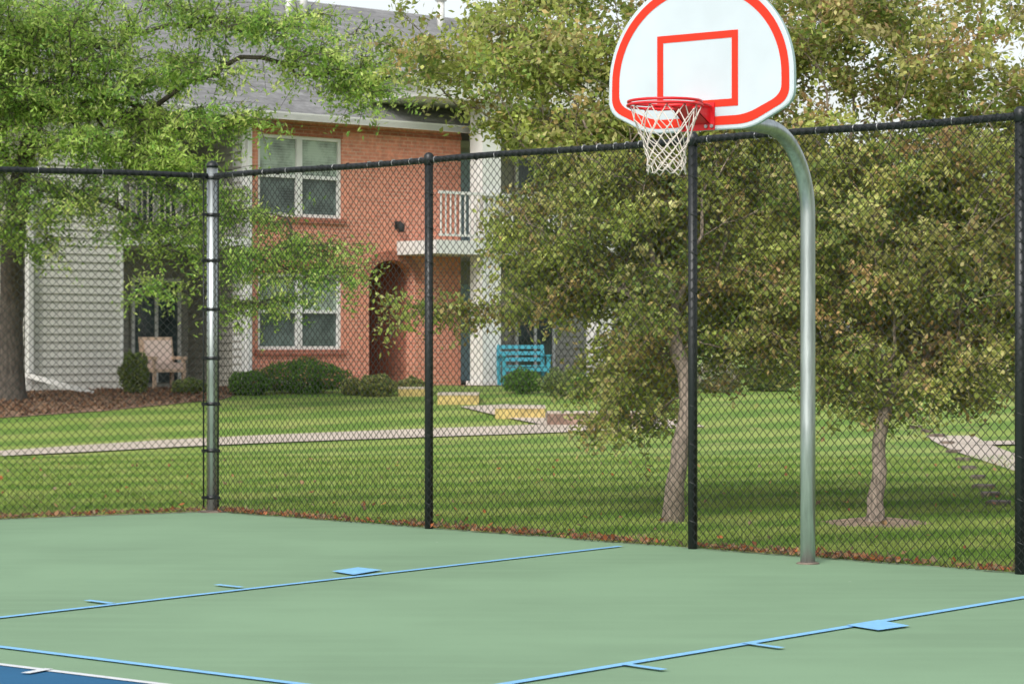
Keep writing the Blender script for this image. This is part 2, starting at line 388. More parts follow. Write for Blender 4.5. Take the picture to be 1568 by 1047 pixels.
def resample(pts,n):
    P=np.array([p[:2] for p in pts],float); s=np.concatenate([[0],np.cumsum(np.linalg.norm(np.diff(P,axis=0),axis=1))])
    t=np.linspace(0,s[-1],n); return np.stack([np.interp(t,s,P[:,0]),np.interp(t,s,P[:,1])],1)
def drape(name,ea,eb,off,mat,n=60,m=8,jit=0.0):
    A=resample(ea,n);B=resample(eb,n); V=[];Fc=[]
    A=A+rng.normal(size=A.shape)*jit; B=B+rng.normal(size=B.shape)*jit
    for i in range(n):
        for j in range(m+1):
            p=A[i]+(B[i]-A[i])*j/m; V.append((p[0],p[1],H(*p)+off))
    for i in range(n-1):
        for j in range(m): a=i*(m+1)+j; Fc.append((a,a+1,a+m+2,a+m+1))
    me=bpy.data.meshes.new(name); me.from_pydata(V,[],Fc); me.materials.append(mat); me.update()
    if len(Fc) and me.polygons[0].normal.z<0: me.flip_normals()
    return link(bpy.data.objects.new(name,me))
def smoothp(pts,it=3):
    P=[np.array(p[:2],float) for p in pts]
    for _ in range(it):
        Q=[P[0]]
        for a,b in zip(P[:-1],P[1:]): Q+= [a*.75+b*.25,a*.25+b*.75]
        Q.append(P[-1]); P=Q
    return P
def path(name,pts,width,off=0.02,mat=CONC):
    P=resample(smoothp(pts),80); T=np.gradient(P,axis=0); T/=np.linalg.norm(T,axis=1)[:,None]; Nn=np.stack([-T[:,1],T[:,0]],1)
    return drape(name,P+Nn*width/2,P-Nn*width/2,off,mat,n=120,m=4)
path('sidewalk',[GT(-500,722),GT(0,695),GT(200,683),GT(400,673),GT(640,664),GT(840,657),GT(975,651),GT(1060,648)],1.15)
path('sidewalk',[GT(740,622),GT(800,636),GT(850,646),GT(900,655)],0.9,off=0.026)
path('sidewalk',[GT(1455,668),GT(1470,678),GT(1500,690),GT(1540,704),GT(1600,722),GT(1750,770)],0.75)
path('sidewalk',[GT(1475,681),GT(1540,679),GT(1700,678)],0.6,off=0.026)

# court
e=0.10
cA=FA+(fn+ln)*e*0.55
cR=FA+fd*16+fn*e; cL=FA+ld*16+ln*e
mb=MB(); mb.poly([(cA[0],cA[1],0),(cL[0],cL[1],0),(-12,-8,0),(16,-8,0),(cR[0],cR[1],0)],COURT)
mb.obj('sports_court')
mb=MB()
a=G0(0,1018); b=G0(235,1047); d=(b-a).normalized(); pr=Vector((-d.y,d.x,0)); pr=pr if pr.y<0 else -pr
p0=a-d*12; p1=b+d*12
mb.poly([Vector((q.x,q.y,0.004)) for q in (p0,p1,p1+pr*9,p0+pr*9)],COURTB); mb.obj('blue_court_area')
mb=MB()
def gline(pa,pb,w,mat,ea=0,eb=0,z=0.008):
    a=G0(*pa);b=G0(*pb);d=(b-a).normalized();n=Vector((-d.y,d.x,0));a=a-d*ea;b=b+d*eb
    mb.poly([Vector((q.x,q.y,z)) for q in (a+n*w/2,a-n*w/2,b-n*w/2,b+n*w/2)],mat)
gline((0,946),(950,836.5),0.055,LBLUE,ea=8)
gline((780,1047),(1568,915),0.06,LBLUE,ea=8,eb=5)
gline((0,991),(450,1047),0.055,LBLUE,ea=10,eb=10)
gline((0,1018),(235,1047),0.05,LWHITE,ea=10,eb=10)
gline((172,925.5),(133,920.5),0.05,LBLUE,z=.012)
gline((370,900.5),(331,896.5),0.05,LBLUE,z=.012)
gline((957,1019),(1017,1027.5),0.05,LBLUE,z=.012)
gline((1140,986),(1197,994),0.05,LBLUE,z=.012)
gline((38,1033),(76,1026),0.05,LWHITE,z=.012)
for q in ([(508,876),(541,881.5),(585,874),(548,870)],[(1296,959),(1345,967),(1393,960),(1345,951)]):
    mb.poly([Vector((G0(*c).x,G0(*c).y,0.012)) for c in q],LBLUE)
mb.obj('court_lines')

def fpt(s,o): q=FA+fd*s+fn*o; return (q[0],q[1])
def lpt(s,o): q=FA+ld*s+ln*o; return (q[0],q[1])
drape('dirt_strip',[fpt(-0.1,0.05),fpt(14,0.05)],[fpt(-0.1,0.36),fpt(14,0.32)],0.008,DIRT,n=90,m=2,jit=0.02)
drape('dirt_strip',[lpt(-0.1,0.05),lpt(12,0.05)],[lpt(-0.1,0.30),lpt(12,0.28)],0.011,DIRT,n=90,m=2,jit=0.02)
n=3200; s=rng.random(n)*13.5-0; o=-0.02+np.abs(rng.normal(size=n))*0.17
dens=(np.sin(s*2.1)+np.sin(s*5.3+1)+2.6)/4.6; ok=rng.random(n)<dens; s=s[ok];o=o[ok]
C1=FA+fd*s[:,None]+fn*o[:,None]
s=rng.random(900)*9; o=0.0+np.abs(rng.normal(size=900))*0.14; C2=FA+ld*s[:,None]+ln*o[:,None]
n=300; yy=18+rng.random(n)*14; xx=(rng.random(n)-.5)*0.5*yy; C3=np.stack([xx,yy],1); C3=C3[behind(C3)>0.1]
def flat(C,z): return np.concatenate([C,np.full((len(C),1),z)],1)
C=np.concatenate([flat(C1,.018),flat(C2,.018),flat(C3,.022)]); C[:,2]+=rng.random(len(C))*.018
lp=np.array([(0.55,0.18,0.07),(0.45,0.23,0.11),(0.36,0.13,0.07),(0.5,0.29,0.16),(0.25,0.16,0.1),(0.40,0.30,0.19)])
V=leaf_quads(C,0.035+0.045*rng.random(len(C)),0.025+0.03*rng.random(len(C)),up=1.6)
V[:,:,2]=np.maximum(V[:,:,2],0.012)
poly_mesh('fallen_leaves',V,4,lp[rng.integers(len(lp),size=len(C))]*(0.7+.6*rng.random(len(C)))[:,None],LEAF)

# grass blades
n=230000
yy=1/(1/16.0+(1/33.3-1/16.0)*rng.random(n)); xx=(rng.random(n)-.5)*(0.5*yy+3)
P=np.stack([xx,yy],1); ok=(behind(P)>0.2)&(np.hypot(xx-t2.x,yy-t2.y)>0.45*(0.8+0.4*rng.random(n)))&(np.hypot(xx-t1.x,yy-t1.y)>0.12)
P=P[ok]
m2=rng.random(4200); near=np.stack([FA[0]+fd[0]*m2*13+fn[0]*(.14+.2*rng.random(4200)),FA[1]+fd[1]*m2*13+fn[1]*(.14+.2*rng.random(4200))],1)
P=np.concatenate([P,near]); n=len(P)
h=0.024+0.03*rng.random(n); h[-4200:]*=1.5; w=0.004+0.006*rng.random(n)
a=rng.random(n)*2*np.pi; lean=rng.normal(size=(n,2))*0.5*h[:,None]
B=np.concatenate([P,np.full((n,1),-0.022)],1)
sd=np.stack([np.cos(a)*w,np.sin(a)*w,np.zeros(n)],1)
V=np.stack([B-sd,B+sd,B+np.concatenate([lean,h[:,None]],1)],1)
poly_mesh('grass_blades',V,3,None,GRASS)

ang=np.linspace(0,2*np.pi,40)
rad=0.42+0.05*np.sin(ang*3)+0.03*np.sin(ang*5+1)
mb=MB(); c=(t2.x+.05,t2.y+.15)
ring=[(c[0]+math.cos(q)*r_*1.15,c[1]+math.sin(q)*r_*1.0) for q,r_ in zip(ang[:-1],rad)]
for i in range(39):
    p,q=ring[i],ring[(i+1)%39]
    mb.poly([(p[0],p[1],-.018),(q[0],q[1],-.018),(c[0],c[1],.05)],DIRT,True)
mb.obj('tree_mulch_ring')

# stone edging blocks
se=empty('stone_edging'); mb=MB()
S_=[(1404,655),(1422,661),(1437,669),(1449,680),(1460,692),(1473,705),(1483,719),(1493,733),(1504,748),(1515,760),(1526,773)]
for i,q in enumerate(S_):
    g=GT(*q); s=g.y/F; ja=-.2+random.uniform(-.25,.25); d2=Vector((math.cos(ja),math.sin(ja),0)); n3=Vector((-d2.y,d2.x,0))
    g=g+Vector((random.uniform(-.03,.03),0,0))
    mb.obox(g+Vector((0,0,.015)),d2*random.uniform(.075,.12),n3*random.uniform(.08,.12),Vector((random.uniform(-.008,.008),random.uniform(-.01,.01),random.uniform(.028,.042))),STONE)
o=mb.obj('stone_blocks',se); bv=o.modifiers.new('b','BEVEL'); bv.width=.015; bv.segments=2

# ------------------------------------------------------------------ fence
FH=3.12
fence=empty('chain_link_fence',(FA[0],FA[1],0))
def fmesh(name,D,Nn,s0,s1):
    w=0.036; r=0.0024; nz=int(FH/w); zs=0.006+np.arange(nz+1)*w
    ns=int((s1-s0)/w); D3=np.array([D[0],D[1],0]); N3=np.array([Nn[0],Nn[1],0])
    offs=np.stack([D3*r*1.5,-D3*r*.75+N3*r*1.2,-D3*r*.75-N3*r*1.2])
    V=[];Fc=[];b=0
    for i in range(ns):
        k=np.arange(nz+1); alt=(k+i)%2
        s=s0+(i+alt)*w; dep=np.where(alt==0,-1,1)*0.003
        sag=0.004*np.sin(s*3.0)+0.003*np.sin(zs*5+i*.11)
        pts=D3*s[:,None]+N3*(dep+0.035+sag)[:,None]+np.array([0,0,1.])*(zs+0.004*np.sin(s*9)+.003*np.sin(s*2.3)+.006)[:,None]
        vv=(pts[:,None,:]+offs[None]).reshape(-1,3); V.append(vv)
        q=np.arange(nz)[:,None]*3
        for j in range(3):
            j2=(j+1)%3
            Fc.append(np.concatenate([b+q+j,b+q+j2,b+q+3+j2,b+q+3+j],1))
        b+=len(vv)
    V=np.concatenate(V);Fc=np.concatenate(Fc)
    me=bpy.data.meshes.new(name); me.vertices.add(len(V)); me.vertices.foreach_set('co',V.astype(np.float32).ravel())
    me.loops.add(Fc.size); me.loops.foreach_set('vertex_index',Fc.astype(np.int32).ravel())
    me.polygons.add(len(Fc)); me.polygons.foreach_set('loop_start',np.arange(0,Fc.size,4,dtype=np.int32)); me.polygons.foreach_set('loop_total',np.full(len(Fc),4,dtype=np.int32))
    me.update(calc_edges=True); me.materials.append(BLACKW)
    return link(bpy.data.objects.new(name,me),fence)
SP=FLEN/3
fmesh('mesh_fabric_main',fd,-fn,0.06,FLEN+SP)
fmesh('mesh_fabric_side',ld,-ln,0.06,SP*2)
mb=MB()
TIE=simple('aluminium_tie',(0.5,0.5,0.5),0.4,metal=.7)
def rail(D,L):
    mb.tube([(D[0]*s,D[1]*s,FH-0.03+0.006*math.sin(s*2.19)) for s in np.linspace(0.05,L,40)],0.027,BLACK,10)
    s=.2
    while s<L:
        p=Vector((D[0]*s,D[1]*s,FH-0.03)); t=Vector((D[0],D[1],0))
        mb.tube([p-t*.003,p+t*.003],0.032,TIE if random.random()<.6 else BLACK,8); s+=random.uniform(.12,.28)
rail(fd,FLEN+SP); rail(ld,SP*2)
for s in (SP,2*SP,3*SP,4*SP):
    p=Vector((fd[0]*s,fd[1]*s,0)); r_=0.036 if s<3*SP-.1 else 0.04
    mb.tube([p+Vector((0,0,-.1)),p+Vector((0,0,FH-.0))],r_,BLACK,12)
    mb.tube([p+Vector((0,0,FH-.07)),p+Vector((0,0,FH+.01)),p+Vector((0,0,FH+.03)),p+Vector((0,0,FH+.035))],[r_+.006,r_+.006,r_*.7,.005],BLACK,12)
    for z in np.arange(0.2,FH-.15,0.29):
        mb.tube([p+Vector((0,0,z)),p+Vector((.004,0,z+.008))],r_+.005,BLACKW,10)
for s in (SP,2*SP):
    p=Vector((ld[0]*s,ld[1]*s,0)); mb.tube([p+Vector((0,0,-.1)),p+Vector((0,0,FH))],0.036,BLACK,12)
mb.obj('posts_and_rails',fence)
mb=MB()
mb.tube([(0,0,-.1),(0,0,FH+.05)],0.05,GALV,18)
mb.tube([(0,0,FH+.05),(0,0,FH+.075),(0,0,FH+.10),(0,0,FH+.115)],[.056,.056,.04,.008],BLACK,16)
for z in [0.12,.55,.98,1.4,1.85,2.3,2.72,FH-.06]:
    mb.tube([(0,0,z),(0,0,z+.03)],0.056,BLACK,16)
    for D in (fd,ld):
        mb.obox((D[0]*.075,D[1]*.075,z+.015),(D[0]*.028,D[1]*.028,0),(-D[1]*.012,D[0]*.012,0),(0,0,.014),BLACK)
for D in (fd,ld): mb.tube([(D[0]*.085,D[1]*.085,.05),(D[0]*.085,D[1]*.085,FH-.05)],.008,BLACK,6)
mb.obj('corner_post',fence)
mb=MB(); mb.tube([(0,0,-.02),(0,0,.012),(0,0,.02)],[.15,.13,.05],STONE,16); mb.obj('post_footing',fence)

# ------------------------------------------------------------------ hoop
th=-math.radians(36.87); pb=G0(1237,862)
hoop=empty('basketball_hoop',pb,th)
mb=MB()
pts=[(0,0,-.1),(0,0,1.0),(0,0,2.0),(0,0,2.46)]
R_=0.57
for i in range(1,17):
    a=math.pi/2*i/16; pts.append((0,-R_+R_*math.cos(a),2.46+R_*1.03*math.sin(a)))
pts+=[(0,-.9,3.055),(0,-1.36,3.06)]
mb.tube(pts,0.053,GALV,28)
mb.tube([(0,0,0),(0,0,.008),(0,0,.012)],[.085,.075,.06],STONE,20)
mb.obj('pole',hoop)
yb=-1.40
def outline(i):
    b=2.955; w=.72
    P=[(-(.40-.45*i),b+i),((.40-.45*i),b+i),(w-i,b+.155+i*.55),(w-i,b+.34)]
    nn=28
    for k in range(1,nn): 
        a=math.pi*k/nn; P.append(((w-i)*math.cos(a),b+.34+(.68-i)*math.sin(a)))
    P+=[(-(w-i),b+.34),(-(w-i),b+.155+i*.55)]
    for it in range(3):
        Q=[]
        for j in range(len(P)):
            p=P[j];q=P[(j+1)%len(P)]; d=math.hypot(q[0]-p[0],q[1]-p[1]); c=min(.25,.045/(d+1e-6)/(it+1))
            Q.append((p[0]+(q[0]-p[0])*c,p[1]+(q[1]-p[1])*c)); Q.append((q[0]+(p[0]-q[0])*c,q[1]+(p[1]-q[1])*c))
        P=Q
    return P
mb=MB(); O0=outline(0); O1=outline(.008)
mb.poly([(x,yb-.035,z) for x,z in O1],BOARD); mb.poly([(x,yb,z) for x,z in O0][::-1],BOARDE)
n=len(O0)
for j in range(n):
    p,q=O0[j],O0[(j+1)%n]; p1,q1=O1[j],O1[(j+1)%n]
    mb.poly([(p[0],yb,p[1]),(q[0],yb,q[1]),(q[0],yb-.029,q[1]),(p[0],yb-.029,p[1])],BOARDE,True)
    mb.poly([(p[0],yb-.029,p[1]),(q[0],yb-.029,q[1]),(q1[0],yb-.035,q1[1]),(p1[0],yb-.035,p1[1])],BOARD,True)
mb.obj('backboard',hoop)
mb=MB(); A=outline(.030);B=outline(.088)
for j in range(n):
    a,b_,c,d=A[j],A[(j+1)%n],B[(j+1)%n],B[j]
    mb.poly([(q[0],yb-.038,q[1]) for q in (a,b_,c,d)],ORG)
x0,x1,z0,z1,t=-.325,.305,3.105,3.60,.048
for (a,b_,c,d) in ((x0,x1,z1-t,z1),(x0,x1,z0,z0+t),(x0,x0+t,z0+t,z1-t),(x1-t,x1,z0+t,z1-t)):
    mb.poly([(a,yb-.038,c),(b_,yb-.038,c),(b_,yb-.038,d),(a,yb-.038,d)],ORG)
mb.obj('board_markings',hoop)
mb=MB()
mb.box(-.12,.12,yb+.002,yb+.03,2.98,3.25,GALV)
for sx in (-1,1):
    mb.tube([(sx*.04,-1.15,3.07),(sx*.30,yb+.02,3.35)],.016,GALV,8)
mb.obj('rear_bracket',hoop)
mb=MB(); yf=yb-.040; zr=3.115; yc=yf-.40
mb.box(-.13,.13,yf-.008,yf,zr-.16,zr+.02,RED)
mb.box(-.10,.10,yf-.17,yf-.009,zr-.012,zr-.002,RED)
for sx in (-1,1):
    mb.poly([(sx*.10,yf-.009,zr-.012),(sx*.10,yf-.009,zr-.12),(sx*.085,yf-.20,zr-.012)],RED)
    mb.tube([(sx*.11,yf-.02,zr-.008),(sx*.16,yf-.12,zr-.008),(sx*.19,yf-.27,zr-.008)],.008,RED,8)
mb.poly([(-.09,yf-.009,zr-.12),(.09,yf-.009,zr-.12),(.075,yf-.195,zr-.014),(-.075,yf-.195,zr-.014)],RED)
for rz,rr in ((0,.2286+.008),(-.024,.2286+.012)):
    mb.tube([(rr*math.cos(a),yc+rr*math.sin(a),zr+rz) for a in np.linspace(0,2*math.pi,49)[:-1]],.0095,RED,10,closed=True)
for sx in (-.115,.115,-.07,.07):
    mb.tube([(sx,yf-.008,zr-.135),(sx,yf-.022,zr-.135)],.012,STEELD,8)
for k in range(12):
    a=2*math.pi*k/12+.13; rr=.2286; mb.tube([(rr*math.cos(a),yc+rr*math.sin(a),zr-.02),(rr*.98*math.cos(a),yc+rr*.98*math.sin(a),zr-.045),(rr*math.cos(a+.05),yc+rr*math.sin(a+.05),zr-.022)],.004,RED,5)
mb.obj('rim',hoop)
mb=MB(); lv=9; radn=[.228,.200,.172,.150,.136,.128,.124,.122,.122,.126]
zl=[-.03,-.115,-.19,-.245,-.29,-.33,-.365,-.40,-.432,-.462]; nn=12
def netp(k,l):
    a=2*math.pi*k/nn+.13+.03*math.sin(k*2.3+l); r_=radn[l]*(1+.04*math.sin(k*1.7+l*2)); return Vector((r_*math.cos(a)+.012*l/8,yc+r_*math.sin(a),zr+zl[l]+.010*math.sin(k*3.1+l)))
for k in range(nn):
    for sg in (-.5,.5):
        P=[netp(k+sg*l,l) for l in range(lv+1)]
        mb.tube(P,.0036,NETM,5)
    for l in range(1,lv):
        p=netp(k+(.5 if l%2 else 0),l); mb.tube([p-Vector((0,0,.010)),p,p+Vector((0,0,.010))],[.004,.0065,.004],NETM,5)
mb.obj('net',hoop)

# ------------------------------------------------------------------ building
ZB=.55
bld=empty('brick_apartment_building',(-5.18,48,0),math.atan2(.66,.75))
def uat(px,y=0):
    k=(px-784)/F
    return (k*(48+.75*y)+5.18+.66*y)/(.75-.66*k)
w0,w1=uat(395),uat(523); d0,d1=uat(565),uat(635); be=uat(705)
Zw=[(1.41,2.95),(4.08,5.72)]; EV=6.08
mb=MB(); th_=.3
mb.box(0,w0,0,th_,ZB,EV,BRICK)
mb.box(w0,w1,0,th_,ZB,Zw[0][0],BRICK); mb.box(w0,w1,0,th_,Zw[0][1],Zw[1][0],BRICK); mb.box(w0,w1,0,th_,Zw[1][1],EV,BRICK)
mb.box(w1,d0,0,th_,ZB,EV,BRICK); mb.box(d1,be,0,th_,ZB,EV,BRICK)
sp_=2.85; rise=.42; cx=(d0+d1)/2; hw=(d1-d0)/2; K=14
arc=[(cx-hw*math.cos(math.pi*k/K),sp_+rise*math.sin(math.pi*k/K)) for k in range(K+1)]
for k in range(K):
    (xa,za),(xb,zb)=arc[k],arc[k+1]
    mb.poly([(xa,0,za),(xb,0,zb),(xb,0,EV),(xa,0,EV)],BRICK); mb.poly([(xa,0,za),(xa,th_,za),(xb,th_,zb),(xb,0,zb)],BRICK)
    ca,sa=math.cos(math.pi*k/K),math.sin(math.pi*k/K); cb_,sb=math.cos(math.pi*(k+1)/K),math.sin(math.pi*(k+1)/K)
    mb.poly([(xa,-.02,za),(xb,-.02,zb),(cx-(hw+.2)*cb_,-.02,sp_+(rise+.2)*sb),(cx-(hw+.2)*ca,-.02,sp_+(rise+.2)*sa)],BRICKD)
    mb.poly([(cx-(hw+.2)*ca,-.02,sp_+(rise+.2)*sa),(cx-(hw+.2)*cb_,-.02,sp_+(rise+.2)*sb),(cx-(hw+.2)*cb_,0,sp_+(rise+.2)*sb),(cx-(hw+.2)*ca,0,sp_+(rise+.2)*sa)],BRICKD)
mb.box(be-.3,be,th_,2.0,ZB,EV,BRICK)
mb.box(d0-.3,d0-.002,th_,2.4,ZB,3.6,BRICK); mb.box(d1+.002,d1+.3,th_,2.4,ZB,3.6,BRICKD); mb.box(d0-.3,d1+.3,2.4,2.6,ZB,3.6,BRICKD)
mb.box(d0-.3,d1+.3,th_,2.4,3.6,3.7,WHITE)
for z0,z1 in Zw:
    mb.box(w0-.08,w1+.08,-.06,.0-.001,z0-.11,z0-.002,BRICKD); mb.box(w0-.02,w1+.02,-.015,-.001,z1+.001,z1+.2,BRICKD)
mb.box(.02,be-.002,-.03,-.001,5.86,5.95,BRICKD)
mb.obj('brick_walls',bld)

def window(mb,u0,u1,z0,z1,y=.08):
    f=.07; m=(u0+u1)/2
    for a,b_ in ((u0,m-.0),(m,u1)):
        mb.box(a,a+f,y-.05,y+.05,z0,z1,WHITE); mb.box(b_-f,b_,y-.05,y+.05,z0,z1,WHITE)
        mb.box(a+f,b_-f,y-.05,y+.05,z0,z0+f,WHITE); mb.box(a+f,b_-f,y-.05,y+.05,z1-f,z1,WHITE)
        zm=(z0+z1)/2; mb.box(a+f,b_-f,y-.04,y+.04,zm-.035,zm+.035,WHITE)
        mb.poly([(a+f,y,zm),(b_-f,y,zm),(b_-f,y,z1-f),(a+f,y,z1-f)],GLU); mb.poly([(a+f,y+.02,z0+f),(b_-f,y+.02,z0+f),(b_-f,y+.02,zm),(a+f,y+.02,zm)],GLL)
mb=MB()
for z0,z1 in Zw: window(mb,w0,w1,z0,z1)
mb.obj('windows',bld)

def siding(mb,u0,u1,z0,z1,y,mat,ydir=-1,lap=.15,lip=.028):
    z=z0
    while z<z1:
        zt=min(z+lap,z1)
        mb.poly([(u0,y+ydir*lip,z),(u1,y+ydir*lip,z),(u1,y,zt),(u0,y,zt)],mat)
        mb.poly([(u0,y,z),(u1,y,z),(u1,y+ydir*lip,z),(u0,y+ydir*lip,z)],SIDEG); z+=lap  # lap undersides always gray, painting a shade line below the light boards
def siding_side(mb,x,y0,y1,z0,z1,xd,mat,lap=.15,lip=.028):
    z=z0
    while z<z1:
        zt=min(z+lap,z1)
        mb.poly([(x+xd*lip,y0,z),(x+xd*lip,y1,z),(x,y1,zt),(x,y0,zt)],mat); mb.poly([(x,y0,z),(x,y1,z),(x+xd*lip,y1,z),(x+xd*lip,y0,z)],mat); z+=lap
s0,s1=uat(48),uat(183)
mb=MB()
siding(mb,s0,s1,ZB+.12,EV,0,SIDE); mb.box(s0,s1,.002,.2,ZB-.1,ZB+.12,CONC)
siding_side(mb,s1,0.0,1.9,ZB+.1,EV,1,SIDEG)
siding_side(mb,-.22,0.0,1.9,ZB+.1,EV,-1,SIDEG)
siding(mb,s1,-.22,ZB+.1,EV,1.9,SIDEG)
siding(mb,s0-7,s0-.14,ZB+.12,EV,1.2,SIDE)
siding_side(mb,s0-.14,0.0,1.2,ZB+.12,EV,-1,SIDE)
mb.box(s0-.12,s0+.0,-.03,.12,ZB,EV,WHITE); mb.box(s1-.0,s1+.07,-.03,.05,ZB,EV,WHITE)
mb.box(-.24,-.002,-.035,.3,ZB,EV,WHITE)
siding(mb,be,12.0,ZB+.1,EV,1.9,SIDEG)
mb.obj('siding_walls',bld)
mb=MB()
def slider(u0,u1,z0,z1,y):
    f=.08; m=(u0+u1)/2
    mb.box(u0,u0+f,y-.06,y,z0,z1,WHITE); mb.box(u1-f,u1,y-.06,y,z0,z1,WHITE); mb.box(m-f/2,m+f/2,y-.06,y,z0,z1,WHITE)
    mb.box(u0+f,m-f/2,y-.06,y,z1-f,z1,WHITE); mb.box(m+f/2,u1-f,y-.06,y,z1-f,z1,WHITE)
    mb.poly([(u0+f,y-.03,z0),(u1-f,y-.03,z0),(u1-f,y-.03,z1-f),(u0+f,y-.03,z1-f)],GLD)
slider(uat(200,1.85),uat(276,1.85),.75,2.85,1.87); slider(uat(200,1.85),uat(276,1.85),3.72,5.75,1.87)
mb.box(uat(335,1.85),uat(352,1.85),1.80,1.87,.9,2.7,WHITE)
mb.box(s1+.075,-.245,-.25,1.88,3.40,3.62,WHITE)
mb.box(s1+.02,-.22,-.3,1.88,ZB-.02,ZB+.12,CONC)
def railing(u0,u1,y,z,mat=WHITE,mb=mb):
    mb.box(u0,u1,y-.03,y+.03,z+.95,z+1.01,mat); mb.box(u0,u1,y-.025,y+.025,z+.08,z+.13,mat)
    for u in np.arange(u0+.05,u1,.13): mb.box(u-.013,u+.013,y-.013,y+.013,z+.13,z+.95,mat)
railing(s1+.08,-.25,-.18,3.62,RAILM)
mb.obj('patio_and_balcony',bld)
mb=MB()
mb.box(s0-7.3,be+.3,-.55,-.42,5.98,6.12,WHITE); mb.box(s0-7.3,be+.3,-.42,1.2,6.085,6.10,WHITE)
u=uat(43); mb.box(u-.05,u+.05,-.12,-.035,ZB+.45,5.98,WHITE)
mb.obox((u+.35,-.55,ZB+.24),(.42,-.5,-.17),(.03,.028,0),(0,0,.045),WHITE)
u=uat(377); mb.box(u-.05,u+.05,-.13,-.036,ZB+.4,5.98,WHITE)
mb.obox((u+.85,-.9,ZB+.16),(.75,-.72,-.13),(.03,.03,0),(0,0,.04),WHITE)
mb.obj('gutters_and_downspouts',bld)
mb=MB(); u=uat(607); mb.tube([(u,-.01,4.0),(u,-.12,4.05),(u,-.16,3.98),(u,-.16,3.85)],[.04,.04,.08,.06],DARK,10); mb.box(u-.05,u+.05,-.02,-.001,3.92,4.08,DARK); mb.obj('wall_lamp',bld)
mb=MB(); c0,c1=uat(729,-1.0),uat(757,-1.0)
mb.box(c0,c1,-1.2,-.8,ZB-.1,6.55,WHITE); mb.box(c0-.06,c1+.06,-1.26,-.74,ZB-.1,ZB+.2,WHITE)
c2=uat(917,-1.0); mb.box(c2-.2,c2+.2,-1.2,-.8,ZB-.1,6.55,WHITE)
mb.box(uat(668,-1.3),c2+.3,-1.3,1.88,3.38,3.66,WHITE)
mb.box(uat(640,-1.4),c2+.5,-1.45,1.88,6.55,6.95,WHITE)
railing(uat(672,-1.25),c2+.2,-1.25,3.66,WHITE,mb=mb)
u=uat(712,1.8); mb.box(u-.5,u+.42,1.80,1.86,.7,2.85,simple('door_teal_gray',(0.25,0.36,0.38),.5)); mb.box(u-.5,u+.42,1.80,1.86,3.75,5.8,simple('door2',(0.22,0.30,0.33),.5))
slider(uat(790,1.8),uat(850,1.8),.75,2.85,1.87); slider(uat(790,1.8),uat(850,1.8),3.75,5.8,1.87)
mb.box(be+.0,12,-1.3,1.88,ZB-.12,ZB+.1,CONC)
mb.obj('porch_columns_and_balcony',bld)
mb=MB()
def rp(u,y): return (u,y,6.12+(y+.5)*(9.5-6.12)/6.5)
def roofslab(u0,u1):
    a,b_,c,d=rp(u0,-.55),rp(u1,-.55),rp(u1,6),rp(u0,6)
    mb.poly([a,b_,c,d],SHING); mb.poly([(u0,12.5,6.1),(u1,12.5,6.1),c,d][::-1],SHING)
    t=-.12
    mb.poly([(p[0],p[1],p[2]+t) for p in (a,b_,c,d)][::-1],WHITE)
    for p,q in ((a,b_),(b_,c),(d,a)): mb.poly([(p[0],p[1],p[2]+t),(q[0],q[1],q[2]+t),q,p],WHITE)
    mb.poly([(u1-.3,0,6.0),(u1-.3,12,6.0),(u1-.3,6,9.3)],SIDE)
roofslab(s0-7.5,12.3)
g0,g1=uat(625,-1.4),c2+.6; gm=(g0+g1)/2
mb.poly([(g0-.2,-1.6,6.95),(gm,-1.6,8.3),(gm,4.6,8.3),(g0-.2,1.0,6.95)],SHING); mb.poly([(g1+.2,-1.6,6.95),(g1+.2,1.0,6.95),(gm,4.6,8.3),(gm,-1.6,8.3)],SHING)
mb.poly([(g0,-1.45,6.952),(g1,-1.45,6.952),(gm,-1.45,8.2)],SIDE)
for a,b_ in (((g0-.2,6.95),(gm,8.3)),((gm,8.3),(g1+.2,6.95))):
    mb.poly([(a[0],-1.61,a[1]-.18),(b_[0],-1.61,b_[1]-.18),(b_[0],-1.61,b_[1]+.02),(a[0],-1.61,a[1]+.02)],WHITE)
for (u,y) in ((4.5,4.9),(5.2,5.3),(9.2,5.2)):
    z=rp(u,y)[2]; mb.tube([(u,y,z-.1),(u,y,z+.65)],.09,WHITE,8); mb.tube([(u,y,z+.65),(u,y,z+.75)],.14,WHITE,8)
mb.obj('roof',bld)
mb=MB(); mb.box(s0-7,12,2.7,11.9,ZB-.2,6.0,SIDEG); mb.obj('rear_volume',bld)

def loc2w(u,y): 
    return np.array([-5.18+.75*u-.66*y,48+.66*u+.75*y])
def lb(pts): return [loc2w(*p) for p in pts]
drape('mulch_bed',lb([(-12,.9),(-5,.05),(-3,0),(0,0),(3,0)]),lb([(-12,-3.4),(-6,-4.2),(-3.4,-3.9),(-2.0,-2.6),(0,-1.7),(3,-1.5)]),.012,MULCH,n=90,m=12,jit=.02)
drape('mulch_bed',lb([(4.3,0),(6,-1.4),(11,-1.4)]),lb([(4.6,-1.2),(6.2,-3.0),(11,-3.2)]),.012,MULCH,n=60,m=8,jit=.02)
n=5000; U=-9+rng.random(n)*10; Yl=-.1-rng.random(n)*np.interp(U,[-12,-6,-3.4,-2,0,3],[3.3,4.0,3.8,2.5,1.6,1.4])
C=np.array([[*loc2w(u_,y_),0] for u_,y_ in zip(U,Yl)]); C[:,2]=[H(p[0],p[1])+.03 for p in C]
mc=np.array([(.30,.17,.10),(.20,.11,.07),(.38,.25,.16),(.12,.07,.05)])
poly_mesh('mulch_chips',leaf_quads(C,.07+.08*rng.random(n),.03+.03*rng.random(n),up=1.2),4,mc[rng.integers(4,size=n)],LEAF)

